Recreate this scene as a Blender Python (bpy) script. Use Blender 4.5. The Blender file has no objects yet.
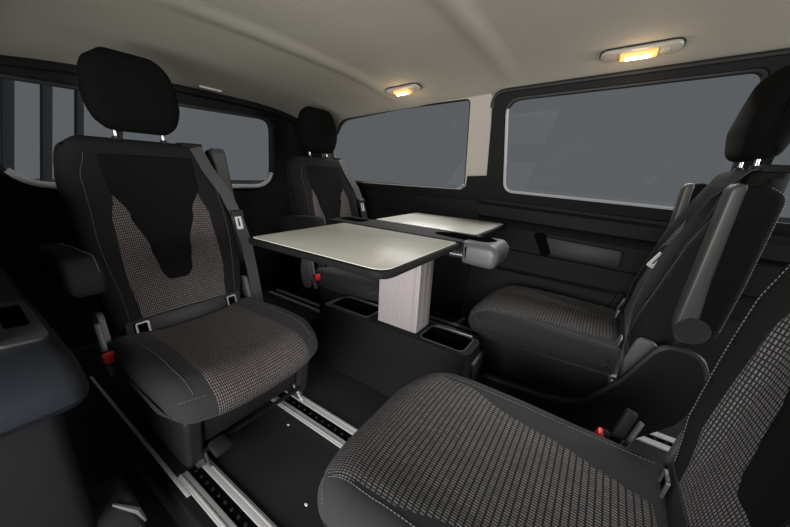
import bpy, bmesh, math, random
from mathutils import Vector, Matrix
random.seed(4)
SC = bpy.context.scene
C = SC.collection
PI = math.pi

# ------------------------------------------------------------------ camera
CAM_F, CAM_A, CAM_P, CAM_R = 310.16, 2.14454489, 0.28769396, -0.05186989
cd = bpy.data.cameras.new('camera')
cam = bpy.data.objects.new('camera', cd); C.objects.link(cam)
cd.sensor_fit = 'HORIZONTAL'; cd.sensor_width = 36.0; cd.lens = CAM_F * 36.0 / 790.0
cd.clip_start = 0.02; cd.clip_end = 200
fw = Vector((math.cos(CAM_A)*math.cos(CAM_P), math.sin(CAM_A)*math.cos(CAM_P), -math.sin(CAM_P)))
rt = Vector((math.sin(CAM_A), -math.cos(CAM_A), 0)); dn = fw.cross(rt)
rt2 = math.cos(CAM_R)*rt + math.sin(CAM_R)*dn
dn2 = -math.sin(CAM_R)*rt + math.cos(CAM_R)*dn
cam.matrix_world = Matrix(((rt2.x, -dn2.x, -fw.x, 0.0), (rt2.y, -dn2.y, -fw.y, 0.0), (rt2.z, -dn2.z, -fw.z, 0.95), (0, 0, 0, 1)))
SC.camera = cam

# ------------------------------------------------------------------ world, light, exposure
w = bpy.data.worlds.new('world'); SC.world = w; w.use_nodes = True
wn = w.node_tree.nodes; wl = w.node_tree.links
bg = wn['Background']; bg.inputs['Color'].default_value = (0.122, 0.134, 0.144, 1); bg.inputs['Strength'].default_value = 1.0
def area(name, loc, target, sx, sy, power, col):
    ld = bpy.data.lights.new(name, 'AREA'); ld.shape = 'RECTANGLE'; ld.size = sx; ld.size_y = sy
    ld.energy = power; ld.color = col
    o = bpy.data.objects.new(name, ld); C.objects.link(o); o.location = loc
    d = Vector(target) - Vector(loc); o.rotation_euler = d.to_track_quat('-Z', 'Y').to_euler()
    return o
area('daylight_open_door', (-0.2, -1.2, 0.75), (-0.5, 1.2, 1.35), 2.0, 1.1, 66, (1.0, 0.98, 0.95))
area('daylight_windscreen', (2.6, 1.75, 1.15), (-0.5, 1.0, 0.95), 1.0, 0.8, 62, (1.0, 0.98, 0.95))
area('daylight_far_side', (-0.6, 4.2, 3.3), (-0.5, 1.3, 0.6), 4.5, 1.6, 240, (1.0, 0.99, 0.97))
SC.view_settings.view_transform = 'Standard'; SC.view_settings.look = 'None'
SC.view_settings.exposure = 0.0; SC.view_settings.gamma = 1.0; SC.view_settings.use_curve_mapping = False

# ------------------------------------------------------------------ materials
def mat(name, col, rough=0.6, metal=0.0, bump=0.0, bscale=200.0, vary=0.0, spec=None, sheen=0.0):
    m = bpy.data.materials.new(name); m.use_nodes = True
    nt = m.node_tree; b = nt.nodes['Principled BSDF']
    b.inputs['Base Color'].default_value = (*col, 1); b.inputs['Roughness'].default_value = rough
    b.inputs['Metallic'].default_value = metal
    if spec is not None: b.inputs['Specular IOR Level'].default_value = spec
    if sheen: b.inputs['Sheen Weight'].default_value = sheen
    tc = nt.nodes.new('ShaderNodeTexCoord')
    if vary:
        n = nt.nodes.new('ShaderNodeTexNoise'); n.inputs['Scale'].default_value = 7; n.inputs['Detail'].default_value = 4
        r = nt.nodes.new('ShaderNodeMixRGB')
        r.inputs[1].default_value = (*[c*(1-vary) for c in col], 1); r.inputs[2].default_value = (*[min(1, c*(1+vary)) for c in col], 1)
        nt.links.new(tc.outputs['Object'], n.inputs['Vector']); nt.links.new(n.outputs['Fac'], r.inputs[0]); nt.links.new(r.outputs[0], b.inputs['Base Color'])
    if bump:
        n = nt.nodes.new('ShaderNodeTexNoise'); n.inputs['Scale'].default_value = bscale; n.inputs['Detail'].default_value = 3
        bp = nt.nodes.new('ShaderNodeBump'); bp.inputs['Strength'].default_value = bump; bp.inputs['Distance'].default_value = 0.002
        nt.links.new(tc.outputs['Object'], n.inputs['Vector']); nt.links.new(n.outputs['Fac'], bp.inputs['Height']); nt.links.new(bp.outputs[0], b.inputs['Normal'])
    return m

def woven(name, yarn, ground, bw, rh, sq=1.0):
    m = bpy.data.materials.new(name); m.use_nodes = True
    nt = m.node_tree; b = nt.nodes['Principled BSDF']; L = nt.links.new
    b.inputs['Roughness'].default_value = 0.85; b.inputs['Specular IOR Level'].default_value = 0.2
    uv = nt.nodes.new('ShaderNodeUVMap'); uv.uv_map = 'UVMap'
    br = nt.nodes.new('ShaderNodeTexBrick'); br.offset = 0.0
    br.inputs['Scale'].default_value = 1.0; br.inputs['Brick Width'].default_value = bw; br.inputs['Row Height'].default_value = rh
    br.inputs['Mortar Size'].default_value = rh*0.27; br.inputs['Mortar Smooth'].default_value = 0.3
    br.inputs['Color1'].default_value = (*yarn, 1); br.inputs['Color2'].default_value = (*[c*0.7 for c in yarn], 1)
    br.inputs['Mortar'].default_value = (*ground, 1)
    L(uv.outputs[0], br.inputs['Vector']); L(br.outputs['Color'], b.inputs['Base Color'])
    bp = nt.nodes.new('ShaderNodeBump'); bp.inputs['Strength'].default_value = 0.5; bp.inputs['Distance'].default_value = 0.001; bp.invert = True
    L(br.outputs['Fac'], bp.inputs['Height']); L(bp.outputs[0], b.inputs['Normal'])
    return m

def glass(name, tint, gloss=0.06):
    m = bpy.data.materials.new(name); m.use_nodes = True; nt = m.node_tree; nt.nodes.clear()
    o = nt.nodes.new('ShaderNodeOutputMaterial'); t = nt.nodes.new('ShaderNodeBsdfTransparent'); g = nt.nodes.new('ShaderNodeBsdfGlossy')
    mx = nt.nodes.new('ShaderNodeMixShader'); t.inputs['Color'].default_value = (*tint, 1); g.inputs['Roughness'].default_value = 0.05
    mx.inputs[0].default_value = gloss
    nt.links.new(t.outputs[0], mx.inputs[1]); nt.links.new(g.outputs[0], mx.inputs[2]); nt.links.new(mx.outputs[0], o.inputs['Surface'])
    return m

def emit(name, col, s):
    m = bpy.data.materials.new(name); m.use_nodes = True; b = m.node_tree.nodes['Principled BSDF']
    b.inputs['Base Color'].default_value = (*col, 1); b.inputs['Emission Color'].default_value = (*col, 1); b.inputs['Emission Strength'].default_value = s
    return m

M = dict(
    headliner=mat('headliner', (0.425, 0.405, 0.352), 0.95, bump=0.25, bscale=500, vary=0.05, spec=0.1),
    pillar=mat('pillar_trim', (0.46, 0.42, 0.385), 0.8, bump=0.15, bscale=400, spec=0.2),
    carpet=mat('black_floor_covering', (0.016, 0.016, 0.017), 0.75, bump=0.3, bscale=120, vary=0.5, spec=0.3),
    trim=mat('black_trim', (0.009, 0.009, 0.0095), 0.65, bump=0.15, bscale=350, spec=0.18),
    trimgrey=mat('charcoal_trim', (0.022, 0.022, 0.024), 0.5, bump=0.15, bscale=350, spec=0.3),
    trimblue=mat('blue_black_trim', (0.022, 0.026, 0.035), 0.5, bump=0.15, bscale=350, spec=0.4),
    rubber=mat('rubber_seal', (0.008, 0.008, 0.009), 0.6),
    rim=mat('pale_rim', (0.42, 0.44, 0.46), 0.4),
    lip=mat('white_glint', (0.80, 0.80, 0.80), 0.4),  # white stands in for bright light caught on rim and belt tongue
    satin=mat('satin_grey_plastic', (0.12, 0.12, 0.125), 0.38, bump=0.08, bscale=300),
    armgrey=mat('grey_armrest_edge', (0.11, 0.112, 0.115), 0.45, bump=0.1, bscale=300),
    alu=mat('aluminium', (0.60, 0.60, 0.60), 0.40, metal=0.25),
    steel=mat('dark_steel', (0.25, 0.25, 0.25), 0.4, metal=0.8),
    chrome=mat('chrome', (0.55, 0.55, 0.55), 0.3, metal=1.0),
    postface=mat('ribbed_aluminium', (0.56, 0.51, 0.52), 0.45, metal=0.25),
    tabletop=mat('table_laminate', (0.72, 0.71, 0.64), 0.30, bump=0.04, bscale=150, vary=0.12, spec=0.55),
    fab=mat('charcoal_fabric', (0.037, 0.037, 0.038), 0.9, bump=0.35, bscale=700, spec=0.15, sheen=0.08),
    fabdark=mat('black_fabric', (0.009, 0.009, 0.009), 0.95, bump=0.35, bscale=700, spec=0.08),
    fabshade=mat('charcoal_fabric_shaded', (0.016, 0.016, 0.016), 0.92, bump=0.35, bscale=700, spec=0.12),  # charcoal fabric with the dimmer light on upright backs put into its colour
    head=mat('headrest_fabric', (0.0045, 0.0045, 0.0045), 0.95, bump=0.35, bscale=700, spec=0.1),
    bezelgrey=mat('bezel_grey', (0.06, 0.062, 0.062), 0.4),
    belt=mat('belt_webbing', (0.06, 0.06, 0.063), 0.6, bump=0.3, bscale=900),
    thread=mat('grey_thread', (0.16, 0.16, 0.16), 0.8),
    red=mat('red_button', (0.85, 0.03, 0.04), 0.35),
    weave=woven('woven_insert', (0.235, 0.225, 0.225), (0.024, 0.024, 0.025), 0.0100, 0.0060),
    weave2=woven('woven_insert_warm', (0.25, 0.215, 0.217), (0.024, 0.022, 0.023), 0.0095, 0.0058),
    glass=glass('tinted_glass', (0.93, 0.93, 0.93), 0.018),
    lens=emit('lit_lens', (1.0, 0.42, 0.13), 1.1),
    lamp=emit('lit_tube', (1.0, 0.86, 0.66), 5.0),
    bezel=mat('lamp_bezel', (0.42, 0.395, 0.35), 0.4),
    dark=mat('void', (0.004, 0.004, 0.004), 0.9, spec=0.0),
    post=mat('dark_post', (0.012, 0.014, 0.018), 0.8),
    white=mat('white_plastic', (0.75, 0.74, 0.70), 0.4),
    asphalt=mat('yard_ground', (0.13, 0.13, 0.135), 0.9, vary=0.1),
)

# ------------------------------------------------------------------ helpers
def link(name, bm, m, parent=None, smooth=True, loc=None):
    me = bpy.data.meshes.new(name)
    bmesh.ops.recalc_face_normals(bm, faces=bm.faces[:]) if name not in NOREC else None
    bm.to_mesh(me); bm.free()
    for mm in (m if isinstance(m, (list, tuple)) else [m]): me.materials.append(mm)
    if smooth:
        for p in me.polygons: p.use_smooth = True
        try: me.set_sharp_from_angle(angle=math.radians(38))
        except Exception: pass
    o = bpy.data.objects.new(name, me); C.objects.link(o)
    if parent: o.parent = parent
    if loc: o.location = loc
    return o
NOREC = set()
def struct(o): o['kind'] = 'structure'; return o
def tag(o, label, cat, group=None):
    o['label'] = label; o['category'] = cat
    if group: o['group'] = group
    return o
def thing(name, label, cat, loc=(0, 0, 0), rz=0, group=None):
    o = bpy.data.objects.new(name, None); C.objects.link(o); o.location = loc; o.rotation_euler = (0, 0, rz)
    o.empty_display_size = 0.05
    return tag(o, label, cat, group)

def box(bm, x0, x1, y0, y1, z0, z1, bev=0.0, seg=2, rot=None):
    r = bmesh.ops.create_cube(bm, size=1.0)
    vs = r['verts']
    c = Vector(((x0+x1)/2, (y0+y1)/2, (z0+z1)/2))
    for v in vs: v.co = Vector((v.co.x*(x1-x0), v.co.y*(y1-y0), v.co.z*(z1-z0)))
    if bev:
        es = list({e for v in vs for e in v.link_edges})
        r2 = bmesh.ops.bevel(bm, geom=es, offset=bev, segments=seg, affect='EDGES', profile=0.5)
        vs = list({v for f in r2['faces'] for v in f.verts} | {v for v in vs if v.is_valid})
    for v in vs:
        if rot: v.co = rot @ v.co
        v.co += c
    return vs
def rotm(ax, deg): return Matrix.Rotation(math.radians(deg), 3, ax)

def tube(bm, pts, r, n=8, ry=None):
    pts = [Vector(p) for p in pts]; rings = []
    prev = None
    for i, p in enumerate(pts):
        d = (pts[min(i+1, len(pts)-1)] - pts[max(i-1, 0)]).normalized()
        if prev is None:
            a = Vector((0, 0, 1)) if abs(d.z) < 0.9 else Vector((0, 1, 0))
            u = d.cross(a).normalized()
        else:
            u = (prev - d*prev.dot(d)).normalized()
        prev = u; v = d.cross(u)
        rr = r[i] if isinstance(r, (list, tuple)) else r
        rings.append([bm.verts.new(p + u*rr*math.cos(2*PI*k/n) + v*(ry or rr)*math.sin(2*PI*k/n)) for k in range(n)])
    for a, b in zip(rings, rings[1:]):
        for k in range(n): bm.faces.new((a[k], a[(k+1) % n], b[(k+1) % n], b[k]))
    bm.faces.new(rings[0][::-1]); bm.faces.new(rings[-1])

def ribbon(bm, pts, side, w, t=0.002):
    """flat webbing along pts, width direction 'side' (a vector, or one per point)"""
    pts = [Vector(p) for p in pts]; rings = []
    for i, p in enumerate(pts):
        s = Vector(side[i] if isinstance(side, list) else side).normalized()
        d = (pts[min(i+1, len(pts)-1)] - pts[max(i-1, 0)]).normalized(); s = (s - d*s.dot(d)).normalized()
        n = d.cross(s)
        rings.append([bm.verts.new(p + s*a*w/2 + n*b*t/2) for a, b in ((-1, -1), (1, -1), (1, 1), (-1, 1))])
    for a, b in zip(rings, rings[1:]):
        for k in range(4): bm.faces.new((a[k], a[(k+1) % 4], b[(k+1) % 4], b[k]))
    bm.faces.new(rings[0][::-1]); bm.faces.new(rings[-1])

def fillet(poly, n=6):
    """poly: (a,b,r) -> rounded closed outline"""
    out = []; k = len(poly)
    for i in range(k):
        p0 = Vector(poly[i-1][:2]); p = Vector(poly[i][:2]); p1 = Vector(poly[(i+1) % k][:2]); r = poly[i][2]
        d0 = (p0-p); d1 = (p1-p); l0 = d0.length; l1 = d1.length; d0.normalize(); d1.normalize()
        ang = math.acos(max(-1, min(1, d0.dot(d1))))
        if r <= 0 or abs(ang-PI) < 0.02: out.append(p.copy()); continue
        L = r/math.tan(ang/2); Lm = min(L, l0*0.49, l1*0.49); a = p + d0*Lm; b = p + d1*Lm
        for j in range(n+1):
            t = j/n; out.append(a*(1-t)**2 + p*2*t*(1-t) + b*t*t)
    return out
def rrect(a0, a1, b0, b1, r, n=6):
    rs = r if isinstance(r, (list, tuple)) else [r]*4
    return fillet([(a0, b0, rs[0]), (a1, b0, rs[1]), (a1, b1, rs[2]), (a0, b1, rs[3])], n)
def lerp_tab(tab, x):
    if x <= tab[0][0]: return tab[0][1]
    for (x0, y0), (x1, y1) in zip(tab, tab[1:]):
        if x <= x1:
            t = (x-x0)/(x1-x0); t = t*t*(3-2*t) if len(tab) > 2 else t
            return y0+(y1-y0)*t
    return tab[-1][1]

class Pad:
    """upholstered body: closed side outline in (x,z), rounded over across y"""
    def __init__(s, poly, hw, r, N=96, deform=None, ny=10):
        o = fillet(poly, 8); L = [0]
        for i in range(len(o)): L.append(L[-1] + (o[(i+1) % len(o)]-o[i]).length)
        s.len = L[-1]; s.N = N; s.P = []
        j = 0
        for k in range(N):
            t = s.len*k/N
            while L[j+1] < t: j += 1
            f = (t-L[j])/max(1e-9, L[j+1]-L[j]); s.P.append(o[j]*(1-f)+o[(j+1) % len(o)]*f)
        ar = sum(s.P[i].x*s.P[(i+1) % N].y - s.P[(i+1) % N].x*s.P[i].y for i in range(N))
        sg = 1 if ar > 0 else -1
        s.Nn = []
        for i in range(N):
            d = s.P[(i+1) % N]-s.P[i-1]; s.Nn.append(Vector((d.y, -d.x)).normalized()*sg)
        for _ in range(2): s.Nn = [(s.Nn[i-1]+s.Nn[i]*2+s.Nn[(i+1) % N]).normalized() for i in range(N)]
        s.hw = hw if callable(hw) else (lambda a, b: hw); s.r = r; s.deform = deform or (lambda v: v); s.ny = ny
    def at(s, k, y, off=0.0):
        i = int(math.floor(k)); f = k-i; i0 = i % s.N; i1 = (i+1) % s.N
        p = s.P[i0]*(1-f)+s.P[i1]*f; n = (s.Nn[i0]*(1-f)+s.Nn[i1]*f)
        h = s.hw(p.x, p.y); e = max(0.0, min(1.0, (abs(y)-(h-s.r))/s.r)); ins = s.r*(1-math.sqrt(max(0, 1-e*e)))
        q = p - n*(ins-off)
        return s.deform(Vector((q.x, y, q.y)))
    def key(s, a, b):
        return min(range(s.N), key=lambda i: (s.P[i]-Vector((a, b))).length)
    def body(s, bm):
        rings = []
        fr = [-math.cos(PI/2*j/6) for j in range(7)]        # -1..0 rounding
        for j in range(7): rings.append(('e', -1, math.cos(PI/2*j/6)))
        for j in range(1, s.ny): rings.append(('m', -1+2*j/s.ny, 0))
        for j in range(6, -1, -1): rings.append(('e', 1, math.cos(PI/2*j/6)))
        R = []
        for kind, v, e in rings:
            row = []
            for k in range(s.N):
                h = s.hw(s.P[k].x, s.P[k].y)
                y = v*(h-s.r+s.r*e*0.999) if kind == 'e' else v*(h-s.r)
                row.append(bm.verts.new(s.at(k, y)))
            R.append(row)
        for a, b in zip(R, R[1:]):
            for k in range(s.N): bm.faces.new((a[k], a[(k+1) % s.N], b[(k+1) % s.N], b[k]))
        bm.faces.new(R[0]); bm.faces.new(R[-1][::-1])
        return bm
    def patch(s, k0, k1, yl, yr, off=0.003, nk=48, ny=20):
        """cover laid on the surface between stations k0..k1; yl,yr functions of 0..1"""
        bm = bmesh.new(); uvl = bm.loops.layers.uv.new('UVMap'); V = []; uv = {}
        step = s.len/s.N
        for i in range(nk+1):
            t = i/nk; k = k0+(k1-k0)*t; row = []
            for j in range(ny+1):
                u = j/ny; y = yl(t)*(1-u)+yr(t)*u
                edge = min(i, nk-i, j, ny-j)
                v = bm.verts.new(s.at(k, y, off if edge > 0 else -0.002)); uv[v] = (k*step, y); row.append(v)
            V.append(row)
        for i in range(nk):
            for j in range(ny):
                try: f = bm.faces.new((V[i][j], V[i+1][j], V[i+1][j+1], V[i][j+1]))
                except ValueError: continue
                for l in f.loops: l[uvl].uv = uv[l.vert]
        return bm
    def line(s, pts, off=0.002):
        return [s.at(k, y, off) for k, y in pts]

def stitching(rows, parent):
    for pts in rows:
        b = bmesh.new(); stitch(b, pts); o = link('stitching', b, M['thread'], parent); o['kind'] = 'stuff'
def stitch(bm, pts, r=0.0009, dash=0.005, gap=0.003):
    """row of short threads following pts"""
    L = 0; on = True; seg = [pts[0]]; target = dash
    for a, b in zip(pts, pts[1:]):
        d = (b-a).length; pos = 0
        while d-pos > target-L:
            pos += target-L; q = a.lerp(b, pos/d); L = 0
            if on: seg.append(q); tube(bm, seg, r, 4); seg = []
            else: seg = [q]
            on = not on; target = dash if on else gap
        L += d-pos
        if on: seg.append(b.copy())

def panel(bm, outer, holes, mp, t):
    """flat panel with holes; mp(u,v,w)->xyz, thickness t"""
    loops = [outer]+list(holes); front = []; allv = []
    tmp = bmesh.new(); es = []; idx = {}
    for lp in loops:
        vs = [tmp.verts.new((p[0], p[1], 0)) for p in lp]
        for i in range(len(vs)): es.append(tmp.edges.new((vs[i], vs[(i+1) % len(vs)])))
    bmesh.ops.triangle_fill(tmp, use_beauty=True, use_dissolve=False, edges=es, normal=(0, 0, 1))
    tmp.verts.index_update()
    A = [bm.verts.new(mp(v.co.x, v.co.y, 0)) for v in tmp.verts]; B = [bm.verts.new(mp(v.co.x, v.co.y, t)) for v in tmp.verts]
    for f in tmp.faces:
        ii = [v.index for v in f.verts]; bm.faces.new([A[i] for i in ii]); bm.faces.new([B[i] for i in reversed(ii)])
    for e in tmp.edges:
        if len(e.link_faces) == 1:
            i, j = e.verts[0].index, e.verts[1].index
            bm.faces.new((A[i], A[j], B[j], B[i]))
    tmp.free()
def ring(bm, outer, inner, mp, t):
    n = len(outer); vv = [[bm.verts.new(mp(p[0], p[1], w_)) for p in lp] for lp, w_ in ((outer, 0), (outer, t), (inner, t), (inner, 0))]
    for q in range(4):
        a, b = vv[q], vv[(q+1) % 4]
        for i in range(n): bm.faces.new((a[i], a[(i+1) % n], b[(i+1) % n], b[i]))
def plate(bm, outline, mp, t, bev=0.0):
    """solid plate with softened rim"""
    n = len(outline); c = Vector((sum(p[0] for p in outline)/n, sum(p[1] for p in outline)/n))
    def sh(d): 
        out = []
        for i in range(n):
            a = Vector(outline[i-1][:2]); b = Vector(outline[(i+1) % n][:2]); q = Vector(outline[i][:2]); e = (b-a); nn = Vector((e.y, -e.x)).normalized()
            if nn.dot(q-c) < 0 and False: nn = -nn
            out.append(q - nn*d*sgn)
        return out
    ar = sum(outline[i][0]*outline[(i+1) % n][1]-outline[(i+1) % n][0]*outline[i][1] for i in range(n)); sgn = 1 if ar > 0 else -1
    lv = [(bev, 0), (bev*0.3, bev*0.3), (0, bev), (0, t-bev), (bev*0.3, t-bev*0.3), (bev, t)] if bev else [(0, 0), (0, t)]
    R = [[bm.verts.new(mp(p[0], p[1], w_)) for p in sh(d)] for d, w_ in lv]
    for a, b in zip(R, R[1:]):
        for i in range(n): bm.faces.new((a[i], a[(i+1) % n], b[(i+1) % n], b[i]))
    bm.faces.new(R[0][::-1]); bm.faces.new(R[-1])
XY = lambda z: (lambda u, v, w_: Vector((u, v, z+w_)))
XZ = lambda y: (lambda u, v, w_: Vector((u, y+w_, v)))
YZ = lambda x: (lambda u, v, w_: Vector((x+w_, u, v)))

# ------------------------------------------------------------------ the van body
YF, YN, XR, XFR = 1.95, 0.12, -2.1, 1.15        # far wall, near wall, rear, front limit
def zw(x): return 1.392+0.04*x-0.012*x*x         # top of the side walls
def zc(x, y):
    d = min(1.0, (y-1.1)/0.69 if y > 1.1 else (1.1-y)/1.02)
    z = zw(x)+0.075*(1-d**3)
    for xc in (-1.16, -0.50):                      # shallow cross swages of the headliner
        a = (x-xc)/0.038; e = max(0, 1-(abs(y-1.1)/0.62)**6)
        z += -0.009*e*math.exp(-a**4) 
    return z
# floor
b = bmesh.new(); box(b, XR-0.02, XFR, 0.262, YF+0.05, -0.03, 0.0)
fl = struct(link('floor', b, M['carpet'], smooth=False))
# ceiling
b = bmesh.new(); nx, ny = 150, 60; V = []
for i in range(nx+1):
    x = XR-0.03+(XFR-XR+0.03)*i/nx
    V.append([b.verts.new((x, 0.10+1.70*j/ny, zc(x, 0.10+1.70*j/ny))) for j in range(ny+1)])
for i in range(nx):
    for j in range(ny): b.faces.new((V[i][j], V[i][j+1], V[i+1][j+1], V[i+1][j]))
T = bmesh.ops.extrude_face_region(b, geom=b.faces[:])
for v in T['geom']:
    if isinstance(v, bmesh.types.BMVert): v.co.z += 0.03
struct(link('ceiling', b, M['headliner']))

# ---- far side: leaning upper panels
def yl(z): return YF-(z-0.85)*0.33
UP = lambda off: (lambda u, v, w_: Vector((u, yl(v)+w_+off, v)))
def topline(x0, x1, n=10, dz=0.0): return [(x0+(x1-x0)*i/n, zw(x0+(x1-x0)*i/n)+dz) for i in range(n+1)]
# quarter panel (beige above the belt, windows cut in)
qw = fillet([(-1.82, 0.862, 0.06), (-0.757, 0.866, 0.045), (-0.715, 1.356, 0.03), (-1.20, 1.335, 0.3), (-1.70, 1.290, 0.16), (-1.90, 1.10, 0.16)], 8)
b = bmesh.new()
panel(b, [(XR-0.03, 0.85), (-0.60, 0.85)]+topline(-0.60, XR-0.03, dz=0.012), [qw], UP(0.0), 0.05)
wq = struct(link('wall_far_quarter', b, M['pillar'], smooth=False))
b = bmesh.new(); qi = [Vector((c.x, c.y)) for c in qw]
cq = Vector((-1.25, 1.1)); qo = [cq+(p-cq)*1.03 for p in qw]; qin = [cq+(p-cq)*0.985 for p in qw]
ring(b, qw, qin, UP(0.004), 0.03); o = link('window_seal', b, M['trimgrey'], wq)
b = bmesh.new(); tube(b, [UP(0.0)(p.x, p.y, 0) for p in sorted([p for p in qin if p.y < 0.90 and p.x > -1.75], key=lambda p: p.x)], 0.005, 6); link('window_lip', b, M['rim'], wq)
b = bmesh.new(); plate(b, qw, UP(0.03), 0.006); o = link('window_pane', b, M['glass'], wq, smooth=False)
# black belt trim under quarter window incl. foot of the pillar
b = bmesh.new()
poly = [(XR-0.03, 0.80), (-0.60, 0.80), (-0.60, 0.955), (-0.735, 0.945), (-0.745, 0.885), (-0.78, 0.860), (-1.2, 0.855), (-1.76, 0.853), (-1.85, 0.90), (-1.92, 1.0), (XR-0.03, 1.02)]
plate(b, [(p[0], p[1]) for p in poly], UP(-0.012), 0.011)
struct(link('trim_1', b, M['trim'], smooth=False))
# lower side: extruded profile
def sidewall(name, x0, x1, prof, m, t=0.05):
    b = bmesh.new(); n = 24; A = []
    for i in range(n+1):
        x = x0+(x1-x0)*i/n; A.append([b.verts.new((x, p[0], p[1])) for p in prof]+[b.verts.new((x, YF+t, prof[-1][1])), b.verts.new((x, YF+t, prof[0][1]))])
    k = len(A[0])
    for i in range(n):
        for j in range(k): b.faces.new((A[i][j], A[i][(j+1) % k], A[i+1][(j+1) % k], A[i+1][j]))
    b.faces.new(A[0]); b.faces.new(A[-1][::-1])
    return struct(link(name, b, m))
sidewall('wall_far_lower', XR-0.03, -0.66, [(1.91, 0.0), (1.91, 0.28), (1.92, 0.36), (1.93, 0.62), (1.925, 0.66), (1.95, 0.68), (1.945, 0.80), (1.95, 0.8)], M['trim'])
# ---- sliding door on the far side
dr = struct(bpy.data.objects.new('door_1', None)); C.objects.link(dr)
dw = fillet([(-0.515, 0.862, 0.055), (0.44, 0.835, 0.06), (0.40, 1.372, 0.04), (-0.525, 1.338, 0.07)], 8)
dw2 = fillet([(0.52, 0.83, 0.05), (1.08, 0.81, 0.05), (1.08, 1.39, 0.05), (0.50, 1.376, 0.05)], 8)
do = fillet([(-0.620, 0.80, 0.01), (XFR, 0.78, 0.0), (XFR, 1.435, 0.0), (0.3, 1.404, 0.0), (-0.585, 1.368, 0.075)], 8)
dm = fillet([(-0.570, 0.835, 0.055), (1.03, 0.785, 0.05), (1.03, 1.40, 0.05), (-0.575, 1.352, 0.07)], 8)
b = bmesh.new(); panel(b, do, [dw, dw2], UP(-0.020), 0.06); link('window_surround', b, M['trim'], dr, smooth=False)
b = bmesh.new(); cq = Vector((0.23, 1.11))
ins = [Vector((p.x-(0.010 if p.x > -0.1 else -0.010), p.y-(0.008 if p.y > 1.1 else -0.010))) for p in dw]
ring(b, dw, ins, UP(-0.006), 0.03); link('window_trim', b, M['trimgrey'], dr)
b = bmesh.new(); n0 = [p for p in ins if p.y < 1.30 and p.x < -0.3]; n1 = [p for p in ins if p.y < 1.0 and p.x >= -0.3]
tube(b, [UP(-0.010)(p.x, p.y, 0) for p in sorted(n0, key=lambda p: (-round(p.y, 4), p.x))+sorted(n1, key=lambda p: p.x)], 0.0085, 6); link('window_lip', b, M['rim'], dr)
for w_o in (dw, dw2):
    b = bmesh.new(); plate(b, w_o, UP(0.012), 0.006); link('window_pane', b, M['glass'], dr, smooth=False)
# raised rubber bead round the window surround
b = bmesh.new(); tube(b, [UP(-0.022)(p.x, p.y, 0) for p in do if p.x < XFR+0.001 and p.y > 0.83], 0.011, 8); link('door_seal', b, M['rubber'], dr)
# door card: profile with creases, running slightly downhill to the front
prof = [(1.88, 0.02), (1.88, 0.30), (1.90, 0.34), (1.905, 0.40), (1.93, 0.415), (1.935, 0.53), (1.905, 0.545), (1.90, 0.67), (1.925, 0.70), (1.93, 0.705), (1.905, 0.72), (1.905, 0.785), (1.93, 0.80), (1.93, 0.815)]
b = bmesh.new(); n = 30; A = []
def dz(x, z): return -0.035*(x+0.6)*min(1, max(0, (z-0.3)/0.3))
def inrec(x, z):   # grab pocket
    return 0.0
for i in range(n+1):
    x = -0.64+(XFR+0.64)*i/n
    A.append([b.verts.new((x, p[0], p[1]+dz(x, p[1]))) for p in prof]+[b.verts.new((x, 1.985, 0.80)), b.verts.new((x, 1.985, 0.02))])
k = len(A[0])
for i in range(n):
    for j in range(k): b.faces.new((A[i][j], A[i][(j+1) % k], A[i+1][(j+1) % k], A[i+1][j]))
b.faces.new(A[0]); b.faces.new(A[-1][::-1])
link('door_card', b, M['trim'], dr)
# grab handle recess on the door card
b = bmesh.new()
ro = fillet([(-0.27, 0.645, 0.02), (-0.22, 0.545, 0.02), (0.13, 0.535, 0.02), (0.13, 0.625, 0.02)], 5)
plate(b, ro, XZ(1.884), 0.03, 0.006); pk = link('grab_handle', b, M['trimgrey'], dr)
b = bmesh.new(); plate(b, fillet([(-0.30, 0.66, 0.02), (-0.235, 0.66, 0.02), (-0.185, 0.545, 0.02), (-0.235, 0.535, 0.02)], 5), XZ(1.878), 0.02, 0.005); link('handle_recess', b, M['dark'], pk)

# ---- rear wall with tailgate window
rw = fillet([(0.17, 0.80, 0.18), (1.50, 0.785, 0.16), (1.495, 1.262, 0.09), (0.20, 1.235, 0.06)], 10)
RL = lambda off: (lambda u, v, w_: Vector((XR+0.10*max(0, v-0.8)-w_+off+0.03*(1-((u-1.05)/0.9)**2)*0, u, v)))
b = bmesh.new()
outer = [(0.10, 0.0), (1.95, 0.0), (1.95, 0.85)]+[(yl(z), z) for z in (0.95, 1.05, 1.15, 1.24)]+[(y, zc(XR+0.03, y)+0.01) for y in (1.76, 1.6, 1.4, 1.2, 1.0, 0.8, 0.6, 0.42, 0.3, 0.12)]+[(0.06, 1.24), (0.06, 0.85)]
panel(b, outer, [rw], RL(0.0), 0.05); wr = struct(link('wall_rear', b, M['trim'], smooth=False))
b = bmesh.new(); c0 = Vector((0.84, 1.03)); ri = [c0+Vector(((p.x-c0.x)*0.972, (p.y-c0.y)*0.945)) for p in rw]
ring(b, rw, ri, RL(0.02), 0.035); link('window_seal', b, M['trimgrey'], wr)
b = bmesh.new()                                    # lip coloured white to paint in outside light on the lower rim
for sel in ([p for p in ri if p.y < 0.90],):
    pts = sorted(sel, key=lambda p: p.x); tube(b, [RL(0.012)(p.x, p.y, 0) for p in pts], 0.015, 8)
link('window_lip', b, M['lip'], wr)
b = bmesh.new(); plate(b, rw, RL(-0.03), 0.006); link('window_pane', b, M['glass'], wr, smooth=False)
b = bmesh.new()                                    # rear header bar, padded, under the headliner edge
ho = []
for i in range(25):
    y = 0.10+1.62*i/24; ho.append((y, zc(XR+0.06, min(1.75, y))-0.012))
tube(b, [Vector((XR+0.075, y, z)) for y, z in ho], 0.022, 8); struct(link('trim_2', b, M['trim']))
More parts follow.
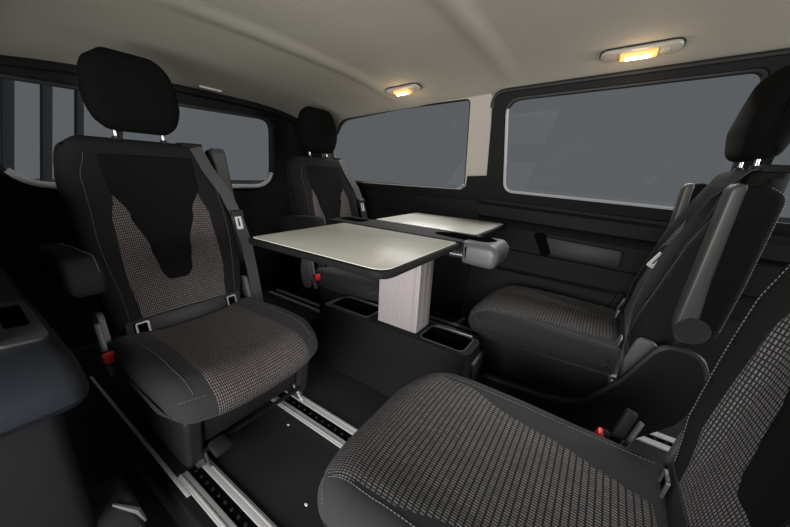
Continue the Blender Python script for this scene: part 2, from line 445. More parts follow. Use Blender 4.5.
# corner post between tailgate and quarter window
b = bmesh.new(); tube(b, [(XR+0.05, 1.92, 0.0), (XR+0.05, 1.91, 0.85), (XR+0.06, 1.86, 1.05), (XR+0.06, 1.72, 1.27)], 0.07, 10); struct(link('trim_3', b, M['trim']))

# ---- near side behind the door opening
b = bmesh.new()
nw = fillet([(-1.95, 0.88, 0.08), (-1.05, 0.88, 0.06), (-1.10, 1.25, 0.06), (-1.90, 1.22, 0.06)], 6)
NM = lambda off: (lambda u, v, w_: Vector((u, 0.02+(v-0.56)*0.02-w_+off, v)))
panel(b, [(XR-0.03, 0.50), (-0.98, 0.50), (-0.98, 1.345), (XR-0.03, 1.22)], [nw], NM(0), 0.04); wn_ = struct(link('wall_near', b, M['trim'], smooth=False))
b = bmesh.new(); plate(b, nw, NM(-0.03), 0.006); link('window_pane', b, M['glass'], wn_, smooth=False)
# roof rail over the near side
b = bmesh.new(); box(b, XR, XFR, 0.03, 0.125, 1.33, 1.42, 0.02)
for v in b.verts: v.co.z += zw(v.co.x)-1.365
struct(link('trim_4', b, M['pillar']))

# ---- moulded side trim next to the door opening (left foreground)
tp = struct(bpy.data.objects.new('trim_5', None)); C.objects.link(tp)
b = bmesh.new()
P = Pad([(-1.95, 0.42, 0.03), (-0.90, 0.445, 0.04), (-0.785, 0.465, 0.04), (-0.785, 0.525, 0.06), (-0.86, 0.562, 0.06), (-1.95, 0.562, 0.04)], 0.20, 0.035, N=90)
P.body(b)
for v in b.verts: v.co.y += -0.085
link('upper_moulding', b, M['trimblue'], tp)
b = bmesh.new()
P = Pad([(-1.95, -0.02, 0.02), (-0.86, -0.02, 0.04), (-0.87, 0.46, 0.04), (-1.95, 0.46, 0.02)], 0.160, 0.03, N=60)
P.body(b)
for v in b.verts: v.co.y += -0.085
link('lower_moulding', b, M['trimgrey'], tp)
b = bmesh.new(); bo = fillet([(-1.28, 0.028, 0.02), (-0.965, 0.020, 0.02), (-0.950, 0.096, 0.02), (-1.25, 0.098, 0.02)], 6); bi = fillet([(-1.24, 0.045, 0.012), (-1.06, 0.043, 0.012), (-1.05, 0.082, 0.012), (-1.22, 0.085, 0.012)], 6)
ring(b, bo, bi, XY(0.558), 0.010); bz = link('recess_bezel', b, M['bezelgrey'], tp)
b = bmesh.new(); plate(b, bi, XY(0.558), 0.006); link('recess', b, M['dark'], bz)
# step and grab shape low in the doorway
b = bmesh.new()
P = Pad([(-0.95, -0.02, 0.01), (-0.79, -0.02, 0.02), (-0.78, 0.03, 0.02), (-0.84, 0.09, 0.04), (-0.95, 0.10, 0.02)], 0.05, 0.02, N=48)
P.body(b)
for v in b.verts: v.co.x -= 0.05; v.co.y += 0.105
link('grip', b, M['trimgrey'], tp)
b = bmesh.new(); tube(b, [(-0.835, 0.07, 0.035), (-0.835, 0.14, 0.03)], 0.005, 6); tube(b, [(-0.895, 0.11, 0.094), (-0.85, 0.145, 0.07), (-0.835, 0.152, 0.04)], [0.004, 0.008, 0.003], 6)
link('grip_edge', b, M['satin'], tp)
# step well and sill
b = bmesh.new(); box(b, XR, XFR, -0.20, 0.262, -0.20, -0.15, 0.005); box(b, XR, XFR, 0.235, 0.262, -0.16, 0.0, 0.004)
struct(link('trim_6', b, M['trim']))
b = bmesh.new(); box(b, -1.75, -0.845, 0.250, 0.262, 0.0, 0.008, 0.003)
tag(link('sill_strip', b, M['alu']), 'narrow bright metal edging strip running beside the left front seat, at the doorway', 'trim strip')

# ------------------------------------------------------------------ floor rails
def rail(y0, y1, label, xs=-2.02):
    r = thing('floor_rail', label, 'seat rail', (0, (y0+y1)/2, 0), 0, 'seat rails let into the floor')
    h = (y1-y0)/2
    for s in (-1, 1):
        b = bmesh.new(); a0, a1 = sorted((s*h, s*(h-0.028))); box(b, xs, 1.1, a0, a1, 0.0, 0.010, 0.002)
        ro = sorted((s*(h-0.006), s*(h-0.012))); box(b, xs, 1.1, ro[0], ro[1], 0.008, 0.0125, 0.001)
        link('rail_strip', b, M['alu'], r)
    if xs > -2:
        b = bmesh.new(); box(b, -2.02, xs, -h+0.002, h, 0.0, 0.0125, 0.002); link('rail_cover', b, M['trim'], r)
    b = bmesh.new(); box(b, xs, 1.1, -h+0.028, h-0.028, 0.0, 0.003); ch = link('rail_channel', b, M['dark'], r, smooth=False)
    b = bmesh.new()
    for i in range(90):
        x = -2.0+i*0.034
        if x < xs+0.01: continue
        bmesh.ops.create_cone(b, cap_ends=True, segments=8, radius1=0.0055, radius2=0.0045, depth=0.004, matrix=Matrix.Translation((x, 0, 0.005)))
    o = link('rail_stud', b, M['trimgrey'], r); o['kind'] = 'stuff'
rail(0.262, 0.352, 'silver floor rail nearest the doorway, under the seat at the left', -0.93)
rail(0.640, 0.735, 'silver floor rail between the left seat and the console')
rail(1.345, 1.435, 'silver floor rail along the far side of the console, mostly in shadow')
rail(1.70, 1.79, 'silver floor rail nearest the far sliding door, mostly hidden under the seats')

# ------------------------------------------------------------------ seats
def seat(name, label, loc, rz, left_arm=None, right_arm=None, belt=True, shield=False, warm=False, post_cover=True, belt_bottom=0.27, cw=0.262, db=0.0, tilt=0.0, arm_off=(0.298, 0.298), arm_len=0.42, piv_x=-0.665, across=False, down_len=0.39, buckle_dx=0.0):
    t = thing(name, label, 'seat', loc, rz, 'cloth passenger seats')
    W = M['weave2'] if warm else M['weave']
    prof_w = [(0, 0.172), (0.3, 0.170), (0.62, 0.172), (0.8, 0.175), (1.0, 0.178)] if warm else [(0, 0.130), (0.3, 0.165), (0.56, 0.205), (0.70, 0.220), (0.85, 0.20), (1.0, 0.18)]
    # cushion ------------------------------------------------------------
    def cdef(v):
        a = abs(v.y)/cw; x = v.x-db*max(0, min(1, (-v.x-0.1)/0.4))-0.055*a**3.2*max(0, min(1, (v.x+0.35)/0.3)); z = v.z
        if v.z > 0.26: z += 0.016*max(0, min(1, (a-0.45)/0.3))*max(0, 1-max(0, (v.x+0.16)/0.16)) - 0.006*(1-min(1, a*2))
        else: z += 0.02*a*a
        return Vector((x, v.y, z))
    cu = Pad([(-0.53, 0.225, 0.04), (-0.10, 0.205, 0.06), (0.0, 0.225, 0.045), (0.012, 0.30, 0.07), (-0.06, 0.352, 0.10), (-0.28, 0.350, 0.2), (-0.53, 0.335, 0.04)], lambda a, b: cw-0.012*max(0, (a+0.1)/0.1), 0.05, N=120, deform=cdef)
    b = bmesh.new(); cu.body(b); co = link('seat_cushion', b, M['fab'], t)
    kb = cu.key(-0.50, 0.337); kf = cu.key(-0.055, 0.213)
    if kf > kb: kf -= cu.N
    k0, k1 = kb, kf
    # the polygon runs counter-clockwise: nose comes before the top
    wl_ = lambda u: -lerp_tab(prof_w, u)
    pb = cu.patch(k0, k1, wl_, lambda u: -wl_(u), 0.0022, nk=70, ny=24); link('cushion_insert', pb, W, t)
    rows = []
    for s in (-1, 1):
        ky0 = cu.key(-0.50, 0.337); ky1 = cu.key(-0.02, 0.33)
        pts = [(ky0+(ky1-ky0)*i/50, s*(0.222-0.01*math.sin(PI*i/50)-(0.012*max(0, i-38)/12))) for i in range(51)]
        rows.append(cu.line(pts, 0.0008))
    kx = cu.key(-0.004, 0.325)
    for s in (-1, 1):
        rows.append(cu.line([(kx, s*(0.185+0.065*i/12)) for i in range(13)], 0.0008))
    stitching(rows, co)
    # backrest -----------------------------------------------------------
    def hwb(a, b_):
        return 0.261-0.036*max(0.0, (0.62-b_)/0.32)**1.6-0.050*max(0.0, (b_-0.80)/0.22)**3
    def bdef(v):
        z = v.z; a = abs(v.y)/0.24
        fx = -0.50-0.21*(z-0.33)/0.66                                # front face line
        if v.x > fx-0.045:
            k = max(0, min(1, (a-0.50)/0.32)); k = k*k*(3-2*k)
            m_ = max(0, min(1, (z-0.36)/0.15))*max(0, min(1, (0.97-z)/0.2))
            return Vector((v.x+0.030*k*m_-0.008*(1-min(1, a*2))*m_, v.y, z))
        return v
    bk = Pad([(-0.63, 0.31, 0.03), (-0.51, 0.325, 0.04), (-0.57, 0.52, 0.3), (-0.640, 0.80, 0.3), (-0.697, 1.015, 0.05), (-0.777, 1.018, 0.05), (-0.73, 0.72, 0.2)], hwb, 0.045, N=130, deform=bdef, ny=14)
    b = bmesh.new(); bk.body(b); bo = link('backrest', b, M['fabshade'], t)
    ka = bk.key(-0.52, 0.375); kz = bk.key(-0.645, 0.835)
    def wo(u): return lerp_tab([(0, 0.160), (0.35, 0.172), (0.75, 0.168), (1.0, 0.150)], u)
    link('backrest_insert', bk.patch(ka, kz, lambda u: -wo(u), lambda u: wo(u), 0.0022, nk=60, ny=24), W, t)
    kc = bk.key(-0.560, 0.490); kt = bk.key(-0.688, 0.965)
    def wc(u): return lerp_tab([(0, 0.012), (0.025, 0.045), (0.09, 0.060), (0.28, 0.075), (0.55, 0.115), (0.74, 0.155), (1.0, 0.158)], u)
    link('centre_panel', bk.patch(kc, kt, lambda u: -wc(u), lambda u: wc(u), 0.0045, nk=60, ny=16), M['fabdark'], t)
    rows = []; ks = bk.key(-0.53, 0.40)
    for s in (-1, 1):
        rows.append(bk.line([(ks+(kt-ks)*i/60, s*lerp_tab([(0, 0.195), (0.5, 0.218), (0.85, 0.210), (1, 0.185)], i/60)) for i in range(61)], 0.0010))
    stitching(rows, bo)
    # plastic panel below backrest with two child seat anchors -----------------
    b = bmesh.new(); box(b, -0.555, -0.512, -0.215, 0.215, 0.305, 0.385, 0.010, rot=rotm('Y', -12)); pn = link('lower_panel', b, M['trimgrey'], t)
    for s in (-1, 1):
        b = bmesh.new(); mp = lambda u, v, w_: Vector((-0.507+w_*1.0-0.2*(v-0.35), u, v))
        ring(b, rrect(s*0.165-0.021, s*0.165+0.021, 0.322, 0.382, 0.006), rrect(s*0.165-0.015, s*0.165+0.015, 0.329, 0.376, 0.004), mp, 0.006)
        sl = link('anchor_slot', b, M['steel'], pn)
        b = bmesh.new(); plate(b, rrect(s*0.165-0.015, s*0.165+0.015, 0.329, 0.376, 0.004), mp, 0.002); link('slot_opening', b, M['dark'], sl, smooth=False)
        b = bmesh.new(); tube(b, [mp(s*0.165-0.012, 0.335, 0.004), mp(s*0.165+0.012, 0.335, 0.004)], 0.003, 6); link('anchor_bar', b, M['chrome'], sl)
    # headrest -------------------------------------------------------------
    hx = -0.725
    hr = Pad([(hx+0.045, 1.038, 0.04), (hx+0.058, 1.14, 0.10), (hx+0.025, 1.308, 0.045), (hx-0.045, 1.312, 0.04), (hx-0.060, 1.16, 0.09), (hx-0.040, 1.045, 0.035)],
             lambda a, b_: 0.142-0.034*max(0.0, (1.16-b_)/0.12)**2.2-0.046*max(0.0, (b_-1.19)/0.122)**2.4, 0.040, N=84,
             deform=lambda v: Vector((v.x-0.25*v.y*v.y*(1 if v.x > hx else 0.3), v.y, v.z)))
    b = bmesh.new(); hr.body(b); ho_ = link('headrest', b, M['head'], t)
    for s in (-1, 1):
        b = bmesh.new(); tube(b, [(hx, s*0.075, 0.985), (hx, s*0.075, 1.07)], 0.0065, 10); link('headrest_post', b, M['chrome'], ho_)
        b = bmesh.new(); bmesh.ops.create_cone(b, cap_ends=True, segments=16, radius1=0.014, radius2=0.011, depth=0.012, matrix=Matrix.Translation((hx, s*0.075, 1.018))); link('post_collar', b, M['trimgrey'], ho_)
    # base -------------------------------------------------------------------
    b = bmesh.new()
    box(b, -0.46, -0.16, -0.17, 0.17, 0.09, 0.235, 0.015)
    link('base', b, M['trim'], t)
    b = bmesh.new(); box(b, -0.118, -0.096, -0.178, 0.178, 0.088, 0.235, 0.010, rot=rotm('Y', 8)); link('base_front_panel', b, M['trimgrey'], t)
    for s in (-1, 1):
        b = bmesh.new()
        xb = -0.50-db*1.1
        P = Pad([(xb, 0.03, 0.02), (-0.16, 0.012, 0.02), (-0.10, 0.035, 0.03), (-0.07, 0.24, 0.04), (xb, 0.25, 0.03)], 0.026, 0.015, N=60)
        P.body(b)
        for v in b.verts: v.co.y += s*0.208
        link('side_cover', b, M['trimgrey'], t)
        for xx in (-0.46, -0.13):
            b = bmesh.new(); box(b, xx-0.045, xx+0.03, s*0.197-0.011, s*0.197+0.011, 0.0135, 0.045, 0.004); link('foot', b, M['steel'], t)
        b = bmesh.new(); tube(b, [(-0.125, s*0.182, 0.085), (-0.075, s*0.182, 0.020)], 0.005, 6); link('locking_rod', b, M['chrome'], t)
    b = bmesh.new(); tube(b, [(-0.095, -0.19, 0.075), (-0.095, 0.19, 0.075)], 0.008, 8); rb = link('release_bar', b, M['trim'], t)
    b = bmesh.new(); box(b, -0.105, -0.045, -0.175, -0.118, 0.062, 0.088, 0.010, rot=rotm('Y', 12)); link('release_lever', b, M['trimgrey'], t)
    # recliner mechanism + buckle on the right-hand (-y) side ----------------------
    for s in (-1, 1):
        b = bmesh.new()
        P = Pad([(-0.60, 0.22, 0.03), (-0.53, 0.22, 0.03), (-0.52, 0.34, 0.03), (-0.545, 0.44, 0.025), (-0.60, 0.43, 0.03), (-0.62, 0.33, 0.03)], 0.010, 0.004, N=48)
        P.body(b)
        for v in b.verts: v.co.y += s*0.262
        link('hinge_bracket', b, M['armgrey'], t)
    b = bmesh.new(); box(b, -0.50, -0.475, -0.292, -0.274, 0.24, 0.425, 0.005, rot=rotm('Y', -14))
    bc = link('buckle', b, M['armgrey'] if warm else M['trim'], t)
    b = bmesh.new(); tube(b, [(-0.530, -0.284, 0.40), (-0.500, -0.284, 0.30)], 0.006, 6)
    link('buckle_stalk', b, M['steel'], bc)
    b = bmesh.new(); box(b, -0.482, -0.438, -0.298, -0.268, 0.302, 0.328, 0.006, rot=rotm('Y', 62)); hb = link('buckle_head', b, M['trim'], bc)
    b = bmesh.new(); box(b, -0.462, -0.440, -0.300, -0.266, 0.300, 0.336, 0.006, rot=rotm('Y', -14)); link('release_button', b, M['red'], bc)
    # belt on the left-hand (+y) side ------------------------------------------------
    if belt:
        pts = [(-0.765, 0.165, 0.99), (-0.735, 0.170, 1.018), (-0.695, 0.180, 1.005), (-0.655, 0.200, 0.92), (-0.605, 0.240, 0.82), (-0.575, 0.265, 0.72), (-0.550, 0.285, 0.60), (-0.535, 0.295, 0.45), (-0.525, 0.302, 0.33), (-0.52, 0.305, belt_bottom)]
        if across: pts = pts[:3]+[(-0.662, 0.150, 0.92), (-0.640, 0.110, 0.82), (-0.612, 0.055, 0.715), (-0.588, 0.085, 0.62), (-0.555, 0.140, 0.50), (-0.530, 0.205, 0.42), (-0.518, 0.272, 0.365), (-0.52, 0.290, 0.30), (-0.52, 0.292, 0.2)]
        sd = (0.25, 1, 0)
        if across:
            pts = [(p[0]+(0.022 if 3 <= i <= 7 else 0), p[1], p[2]) for i, p in enumerate(pts)]
            sd = [(0.25, 1, 0)]*3+[(0.45, 0.85, 0.1), (0.7, 0.6, 0.2), (0.75, 0.5, 0.4), (0.75, 0.5, 0.3), (0.6, 0.8, 0.2), (0.5, 0.9, 0.1)]+[(0.4, 1, 0)]*3
        b = bmesh.new(); ribbon(b, pts, sd, 0.047, 0.002); be = link('seat_belt', b, M['belt'], t)
        b = bmesh.new(); box(b, -0.775, -0.705, 0.135, 0.215, 1.0, 1.022, 0.006); link('belt_guide', b, M['trim'], t)
        b = bmesh.new()
        if across:
            Wd = Vector((0.75, 0.5, 0.42)).normalized(); Ld = Vector((0.45, 0.05, -0.85)).normalized(); Nd = Wd.cross(Ld)
            if Nd.y < 0: Nd = -Nd
            mt = lambda u, v, w_: Vector((-0.588, 0.058, 0.715))+Wd*(u-0.265)*1.15+Ld*(0.734-v)*1.15+Nd*(w_-0.014)
        else: mt = lambda u, v, w_: Vector((-0.572+w_-0.28*(v-0.72), u, v))
        plate(b, rrect(0.237, 0.293, 0.72, 0.748, 0.006), mt, 0.010, 0.003); tg = link('belt_tongue', b, M['trimgrey'], be)
        b = bmesh.new(); ring(b, rrect(0.251, 0.279, 0.664, 0.722, 0.005), rrect(0.260, 0.270, 0.676, 0.712, 0.002), mt, 0.004); link('tongue_plate', b, M['lip'], tg)
    # armrests -----------------------------------------------------------------------
    for side, mode in ((1, left_arm), (-1, right_arm)):
        if not mode: continue
        y = side*(arm_off[0] if side > 0 else arm_off[1])
        L_ = down_len if mode == 'down' else arm_len
        aw = 0.038 if mode == 'down' else 0.030
        P = Pad([(-0.04, -0.045, 0.035), (0.15, -0.050, 0.1), (L_, -0.058, 0.04), (L_+0.015, 0.0, 0.03), (L_-0.01, 0.052, 0.04), (0.15, 0.055, 0.1), (-0.045, 0.050, 0.04)], aw, 0.020, N=90)
        b = bmesh.new(); P.body(b)
        ang = -4 if mode == 'down' else -(mode if isinstance(mode, (int, float)) else 101)
        if mode == 'down':
            Rm_ = rotm('Y', ang); piv = Vector((-0.695, y, 0.612))
        else:
            Rm_ = rotm('Y', ang); piv = Vector((piv_x, y, 0.535))
        for v in b.verts: v.co = Rm_ @ v.co + piv
        ar = link('armrest', b, M['fabdark'] if mode != 'down' else M['fabshade'], t)
        if mode != 'down':
            P2 = Pad([(-0.060, -0.040, 0.03), (0.0, -0.058, 0.06), (0.15, -0.060, 0.1), (L_+0.004, -0.066, 0.03), (L_+0.012, -0.028, 0.015), (0.15, -0.014, 0.1), (0.02, 0.0, 0.03), (-0.06, 0.0, 0.02)], aw+0.002, 0.012, N=80)
            e_ = bmesh.new(); P2.body(e_)
            for v in e_.verts: v.co = Rm_ @ v.co + piv
            link('armrest_edge', e_, M['bezelgrey'], ar)
            e_ = bmesh.new(); bmesh.ops.create_cone(e_, cap_ends=True, segments=24, radius1=0.042, radius2=0.042, depth=2*aw+0.008, matrix=Matrix.Translation(piv+Rm_ @ Vector((-0.01, 0, -0.01))) @ Matrix.Rotation(PI/2, 4, 'X'))
            link('armrest_pivot', e_, M['trimgrey'], ar)
        stitching([[Rm_ @ v + piv for v in P.line([(P.key(0.0, 0.05)+(P.key(L_+0.01, 0.01)-P.key(0.0, 0.05))*i/40, 0.022) for i in range(41)], 0.001)]], ar)
    back = [o for o in t.children if not o.name.startswith(('seat_cushion', 'cushion_insert', 'base', 'side_cover', 'foot', 'locking', 'release'))]
    for o in back:
        for q in [o]+list(o.children)+[c2 for c in o.children for c2 in c.children]:
            me = q.data
            for v in me.vertices: v.co.x += -db+tilt*max(0.0, v.co.z-0.33)+(buckle_dx if o.name.startswith('buckle') else 0.0)
    if shield:
        b = bmesh.new()
        P = Pad([(-0.14, 0.02, 0.02), (-0.40, 0.015, 0.05), (-0.69, 0.05, 0.08), (-0.80, 0.19, 0.10), (-0.845, 0.33, 0.08), (-0.80, 0.45, 0.06), (-0.70, 0.46, 0.07), (-0.62, 0.28, 0.12), (-0.52, 0.135, 0.12), (-0.38, 0.100, 0.15), (-0.14, 0.098, 0.02)], 0.022, 0.014, N=120)
        P.body(b)
        for v in b.verts: v.co.y += 0.308
        va = link('side_valance', b, M['trim'], t)
        k0_ = P.key(-0.14, 0.098); k1_ = P.key(-0.835, 0.40)
        if k1_ - k0_ > P.N/2: k1_ -= P.N
        if k0_ - k1_ > P.N/2: k0_ -= P.N
        b = bmesh.new(); tube(b, [P.at(k0_+(k1_-k0_)*i/70, 0.012, -0.004)+Vector((0, 0.308, 0)) for i in range(71)], 0.011, 8); link('valance_rim', b, M['trimgrey'], va)
    return t

SL = seat('passenger_seat', 'forward-facing cloth seat in the left foreground, armrest folded down, red buckle beside it', (-0.80, 0.518, 0), 0, left_arm=104, right_arm='down', warm=True, arm_off=(0.282, 0.312), arm_len=0.47, piv_x=-0.655, cw=0.276)
SF = seat('passenger_seat', 'forward-facing cloth seat furthest back, beside the quarter window and behind the table', (-0.89, 1.51, 0), 0, left_arm=None, right_arm='down', down_len=0.30, warm=True)
SM = seat('passenger_seat', 'backward-facing cloth seat by the far sliding door, both armrests folded up', (-0.45, 1.56, 0), PI, db=0.10, left_arm=94, right_arm=93, shield=True, across=True)
SN = seat('passenger_seat', 'backward-facing cloth seat nearest the viewer at the bottom right, cropped by the frame', (-0.415, 0.565, 0), PI, cw=0.268, belt=False, db=0.13, tilt=0.13, buckle_dx=0.055)

# ------------------------------------------------------------------ console
con = thing('centre_console', 'long low black floor console with open trays standing between the four seats', 'console', (-0.72, 1.17, 0))
def cmp(u, v, w_): return Vector((u, v, w_))
b = bmesh.new()
X0, X1 = -0.41, 0.40
lv = [(0.0, 0.05, 0.10, 0.0), (0.10, 0.03, 0.05, 0.0), (0.22, 0.005, 0.008, 0.0), (0.245, 0.0, 0.0, 0.0), (0.255, -0.004, -0.004, 0)]
Rr = []
for z, gx, gy, _ in lv:
    Rr.append([b.verts.new((p.x, p.y, z)) for p in rrect(X0-gx*0.4, X1+gx*0.2, -0.108-gy, 0.070+gy*0.1, [0.03, 0.05, 0.05, 0.03], 6)])
for a, c_ in zip(Rr, Rr[1:]):
    for i in range(len(a)): b.faces.new((a[i], a[(i+1) % len(a)], c_[(i+1) % len(a)], c_[i]))
b.faces.new(Rr[0][::-1])
link('console_body', b, M['trim'], con)
b = bmesh.new()
t1 = rrect(0.165, 0.365, -0.085, 0.048, 0.025); t2 = rrect(-0.375, -0.125, -0.085, 0.048, 0.025)
panel(b, rrect(X0+0.004, X1-0.004, -0.104, 0.066, [0.026, 0.046, 0.046, 0.026]), [t1, t2], XY(0.249), 0.012); link('console_top', b, M['trim'], con)
for tr in (t1, t2):
    b = bmesh.new(); cc = Vector((sum(p.x for p in tr)/len(tr), -0.018)); to = [cc+(p-cc)*1.04 for p in tr]
    ring(b, to, tr, XY(0.258), 0.009); rm_ = link('tray_rim', b, M['bezelgrey'], con)
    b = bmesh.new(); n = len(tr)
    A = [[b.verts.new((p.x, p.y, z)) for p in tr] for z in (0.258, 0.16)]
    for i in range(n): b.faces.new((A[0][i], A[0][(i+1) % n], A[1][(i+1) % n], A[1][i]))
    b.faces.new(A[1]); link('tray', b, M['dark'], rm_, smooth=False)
    b = bmesh.new(); box(b, min(p.x for p in tr)+0.01, max(p.x for p in tr)-0.01, 0.054, 0.060, 0.262, 0.27, 0.003); link('tray_slide', b, M['steel'], rm_)
b = bmesh.new(); box(b, 0.375, 0.415, -0.07, 0.07, 0.13, 0.215, 0.012); link('end_cap', b, M['trimgrey'], con)

# ------------------------------------------------------------------ folding table
tb = thing('folding_table', 'folding table with two pale leaves on a ribbed metal column above the console', 'table', (-0.69, 1.165, 0.262))
Z0 = -0.262
b = bmesh.new()
pc = []
hx_, hy_ = 0.108, 0.066
# ribbed column outline (grooves on every face)
def edge_pts(a, c_, n, depth):
    out = []; a = Vector(a); c_ = Vector(c_); d = (c_-a); nn = Vector((d.y, -d.x)).normalized()
    for i in range(n):
        for f, q in ((0.0, 0), (0.5, 0), (0.62, -depth), (0.88, -depth)): out.append(a+d*((i+f)/n)+nn*q)
    return out
pc = edge_pts((-hx_+0.008, -hy_), (hx_-0.03, -hy_), 16, 0.002)+edge_pts((hx_-0.026, -hy_), (hx_-0.004, -hy_), 2, 0.004)+edge_pts((hx_, -hy_+0.004), (hx_, hy_-0.004), 3, 0.001)+edge_pts((hx_-0.004, hy_), (-hx_+0.004, hy_), 16, 0.002)+edge_pts((-hx_, hy_-0.004), (-hx_, -hy_+0.008), 3, 0.001)
A = [[b.verts.new((p.x, p.y, z)) for p in pc] for z in (0.0, 0.37)]
n = len(pc)
for i in range(n): b.faces.new((A[0][i], A[0][(i+1) % n], A[1][(i+1) % n], A[1][i]))
b.faces.new(A[0][::-1]); b.faces.new(A[1]); link('column', b, M['postface'], tb)
# hub (long housing the leaves hinge on)
hubp = Pad([(-0.53, 0.365, 0.02), (0.25, 0.355, 0.03), (0.36, 0.345, 0.03), (0.375, 0.42, 0.02), (0.25, 0.428, 0.01), (-0.53, 0.428, 0.01)], 0.094, 0.010, N=110)
b = bmesh.new(); hubp.body(b)
for v in b.verts: v.co.y += 0.108
hub = link('hub', b, M['trim'], tb)
b = bmesh.new()
P = Pad([(0.26, 0.340, 0.02), (0.40, 0.333, 0.035), (0.412, 0.40, 0.035), (0.385, 0.432, 0.03), (0.26, 0.432, 0.008)], 0.100, 0.026, N=60); P.body(b)
for v in b.verts: v.co.y += 0.108; v.co.x -= 0.015
link('hub_end', b, M['satin'], tb)
b = bmesh.new(); plate(b, fillet([(0.06, 0.10, 0.02), (0.20, 0.075, 0.03), (0.33, 0.065, 0.03), (0.36, 0.13, 0.03), (0.30, 0.19, 0.03), (0.24, 0.15, 0.02), (0.14, 0.17, 0.03)], 5), XY(0.4315), 0.002, 0.001); link('cup_recess', b, M['dark'], hub)
b = bmesh.new(); plate(b, rrect(-0.50, -0.34, 0.075, 0.165, 0.03), XY(0.4275), 0.0025, 0.001); link('pen_recess', b, M['dark'], hub)
b = bmesh.new(); tube(b, [(0.20, 0.02, 0.375), (0.255, 0.02, 0.375)], 0.014, 12); link('hinge_pin', b, M['chrome'], tb)
def leaf(y0, y1, x0, x1, rs, skew):
    ol = fillet([(x0, y0, rs[0]), (x1, y0, rs[1]), (x1, y1, rs[2]), (x0, y1, rs[3])], 8)
    b = bmesh.new(); plate(b, ol, XY(0.403), 0.024, 0.006); lf = link('table_leaf', b, M['trim'], tb)
    c_ = Vector(((x0+x1)/2, (y0+y1)/2)); hx2 = abs(x1-x0)/2; hy2 = abs(y1-y0)/2
    il = [Vector((c_.x+(p.x-c_.x)*(1-0.012/hx2), c_.y+(p.y-c_.y)*(1-0.012/hy2))) for p in ol]
    b = bmesh.new(); plate(b, il, XY(0.4265), 0.0035, 0.0015); link('leaf_surface', b, M['tabletop'], lf)
    return lf
leaf(-0.525, 0.002, -0.385, 0.246, (0.02, 0.055, 0.02, 0.02), 0)
leaf(0.205, 0.700, -0.36, 0.245, (0.02, 0.02, 0.03, 0.03), 0)
b = bmesh.new(); tube(b, [(-0.12, -0.36, 0.402), (-0.12, -0.36, 0.385), (-0.10, -0.36, 0.385), (-0.10, -0.36, 0.402)], 0.002, 6); link('leaf_catch', b, M['chrome'], tb)

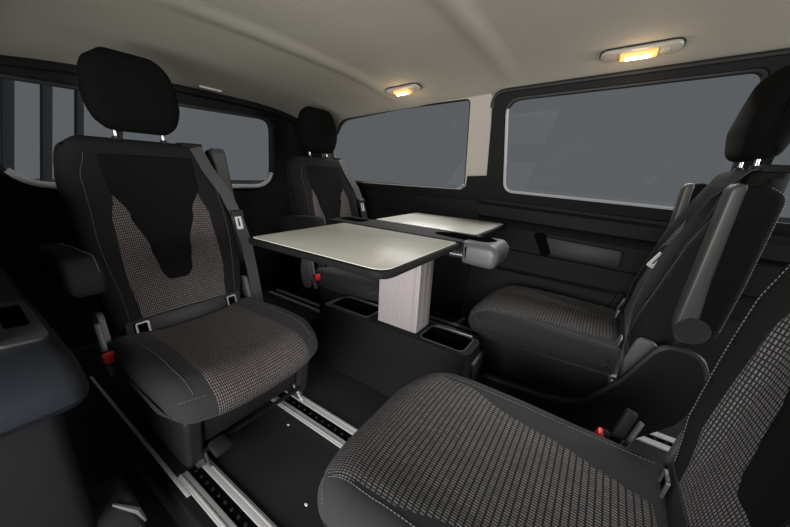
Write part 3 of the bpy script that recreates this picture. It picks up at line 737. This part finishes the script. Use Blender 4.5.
# ------------------------------------------------------------------ ceiling lamps
def lamp(x, y, L_, label, rz):
    z = zc(x, y); sl = math.atan((zc(x, y+0.05)-zc(x, y-0.05))/0.1); sx = math.atan((zc(x+0.05, y)-zc(x-0.05, y))/0.1)
    t = thing('ceiling_lamp', label, 'lamp', (x, y, z-0.001), 0, 'reading lamps in the headliner'); t.rotation_euler = (sl, -sx, rz)
    def mp(u, v, w_): return Vector((u, v, -w_))
    b = bmesh.new(); plate(b, rrect(-L_/2, L_/2, -0.036, 0.036, 0.034, 8), mp, 0.016, 0.007); link('lamp_bezel', b, M['bezel'], t)
    b = bmesh.new(); ring(b, rrect(-L_/2-0.004, L_/2+0.004, -0.040, 0.040, 0.038, 8), rrect(-L_/2, L_/2, -0.036, 0.036, 0.034, 8), mp, 0.004); link('lamp_seal', b, M['trimgrey'], t)
    b = bmesh.new(); box(b, -L_*0.24, L_*0.22, -0.022, 0.022, -0.027, -0.013, 0.006, 3); link('lamp_lens', b, M['lens'], t)
    b = bmesh.new(); tube(b, [(-L_*0.17, 0.0, -0.029), (L_*0.15, 0.0, -0.029)], 0.0065, 8); link('lamp_tube', b, M['lamp'], t)
    b = bmesh.new(); box(b, L_*0.24, L_*0.36, -0.016, 0.016, -0.021, -0.014, 0.004); link('lamp_switch', b, M['bezel'], t)
    ld = bpy.data.lights.new('lamp_glow', 'POINT'); ld.energy = 0.35; ld.color = (1.0, 0.72, 0.42); ld.shadow_soft_size = 0.03
    o = bpy.data.objects.new('lamp_glow', ld); C.objects.link(o); o.parent = t; o.location = (0, 0, -0.07)
lamp(0.00, 1.615, 0.25, 'lit oval ceiling lamp above the far sliding door window', 0)
lamp(-1.03, 1.585, 0.21, 'lit oval ceiling lamp above the rear quarter window', 0)
b = bmesh.new(); box(b, -0.004, 0.004, -0.06, 0.06, -0.010, 0.0, 0.003); o = link('ceiling_clip', b, M['white'])
o.location = (-1.93, 1.02, zc(-1.93, 1.02)-0.002); o.rotation_euler = (0, 0, 0)
tag(o, 'thin pale strip clipped to the headliner behind the left headrest', 'clip')

# ------------------------------------------------------------------ crumbs on the floor
for (x, y, lb) in ((-0.835, 0.60, 'tiny white scrap on the dark floor just in front of the left seat'), (-0.55, 0.44, 'tiny white scrap on the floor beside the nearest seat cushion')):
    b = bmesh.new(); bmesh.ops.create_icosphere(b, subdivisions=2, radius=0.004)
    for v in b.verts: v.co = Vector((v.co.x*1.6*(1+random.uniform(-.2, .2)), v.co.y*(1+random.uniform(-.3, .3)), v.co.z*0.5+0.002))
    o = link('paper_scrap', b, M['white']); o.location = (x, y, 0.0); tag(o, lb, 'scrap', 'scraps on the floor')

# ------------------------------------------------------------------ outside
b = bmesh.new(); box(b, -30, 30, -30, 30, -0.66, -0.60); struct(link('ground', b, M['asphalt'], smooth=False))
POSTS = ((0.345, 0.195, 0.075, 'leftmost dark post outside the rear window'), (0.597, 0.185, 0.070, 'second dark post from the left outside the rear window'), (0.840, 0.174, 0.055, 'dark post outside, just left of the left headrest'), (1.180, 0.159, 0.045, 'slim dark post outside, seen just under the left headrest'))
for y0, lean, wd, lb in POSTS:
    b = bmesh.new(); x = -4.6; vs = box(b, x-0.05, x+0.05, -wd/2, wd/2, -0.6, 4.0, 0.008)
    for v in b.verts: v.co.y += lean*v.co.z
    o = link('fence_post', b, M['post']); o.location = (0, y0, 0)
    tag(o, lb, 'post', 'dark posts outside the rear window')
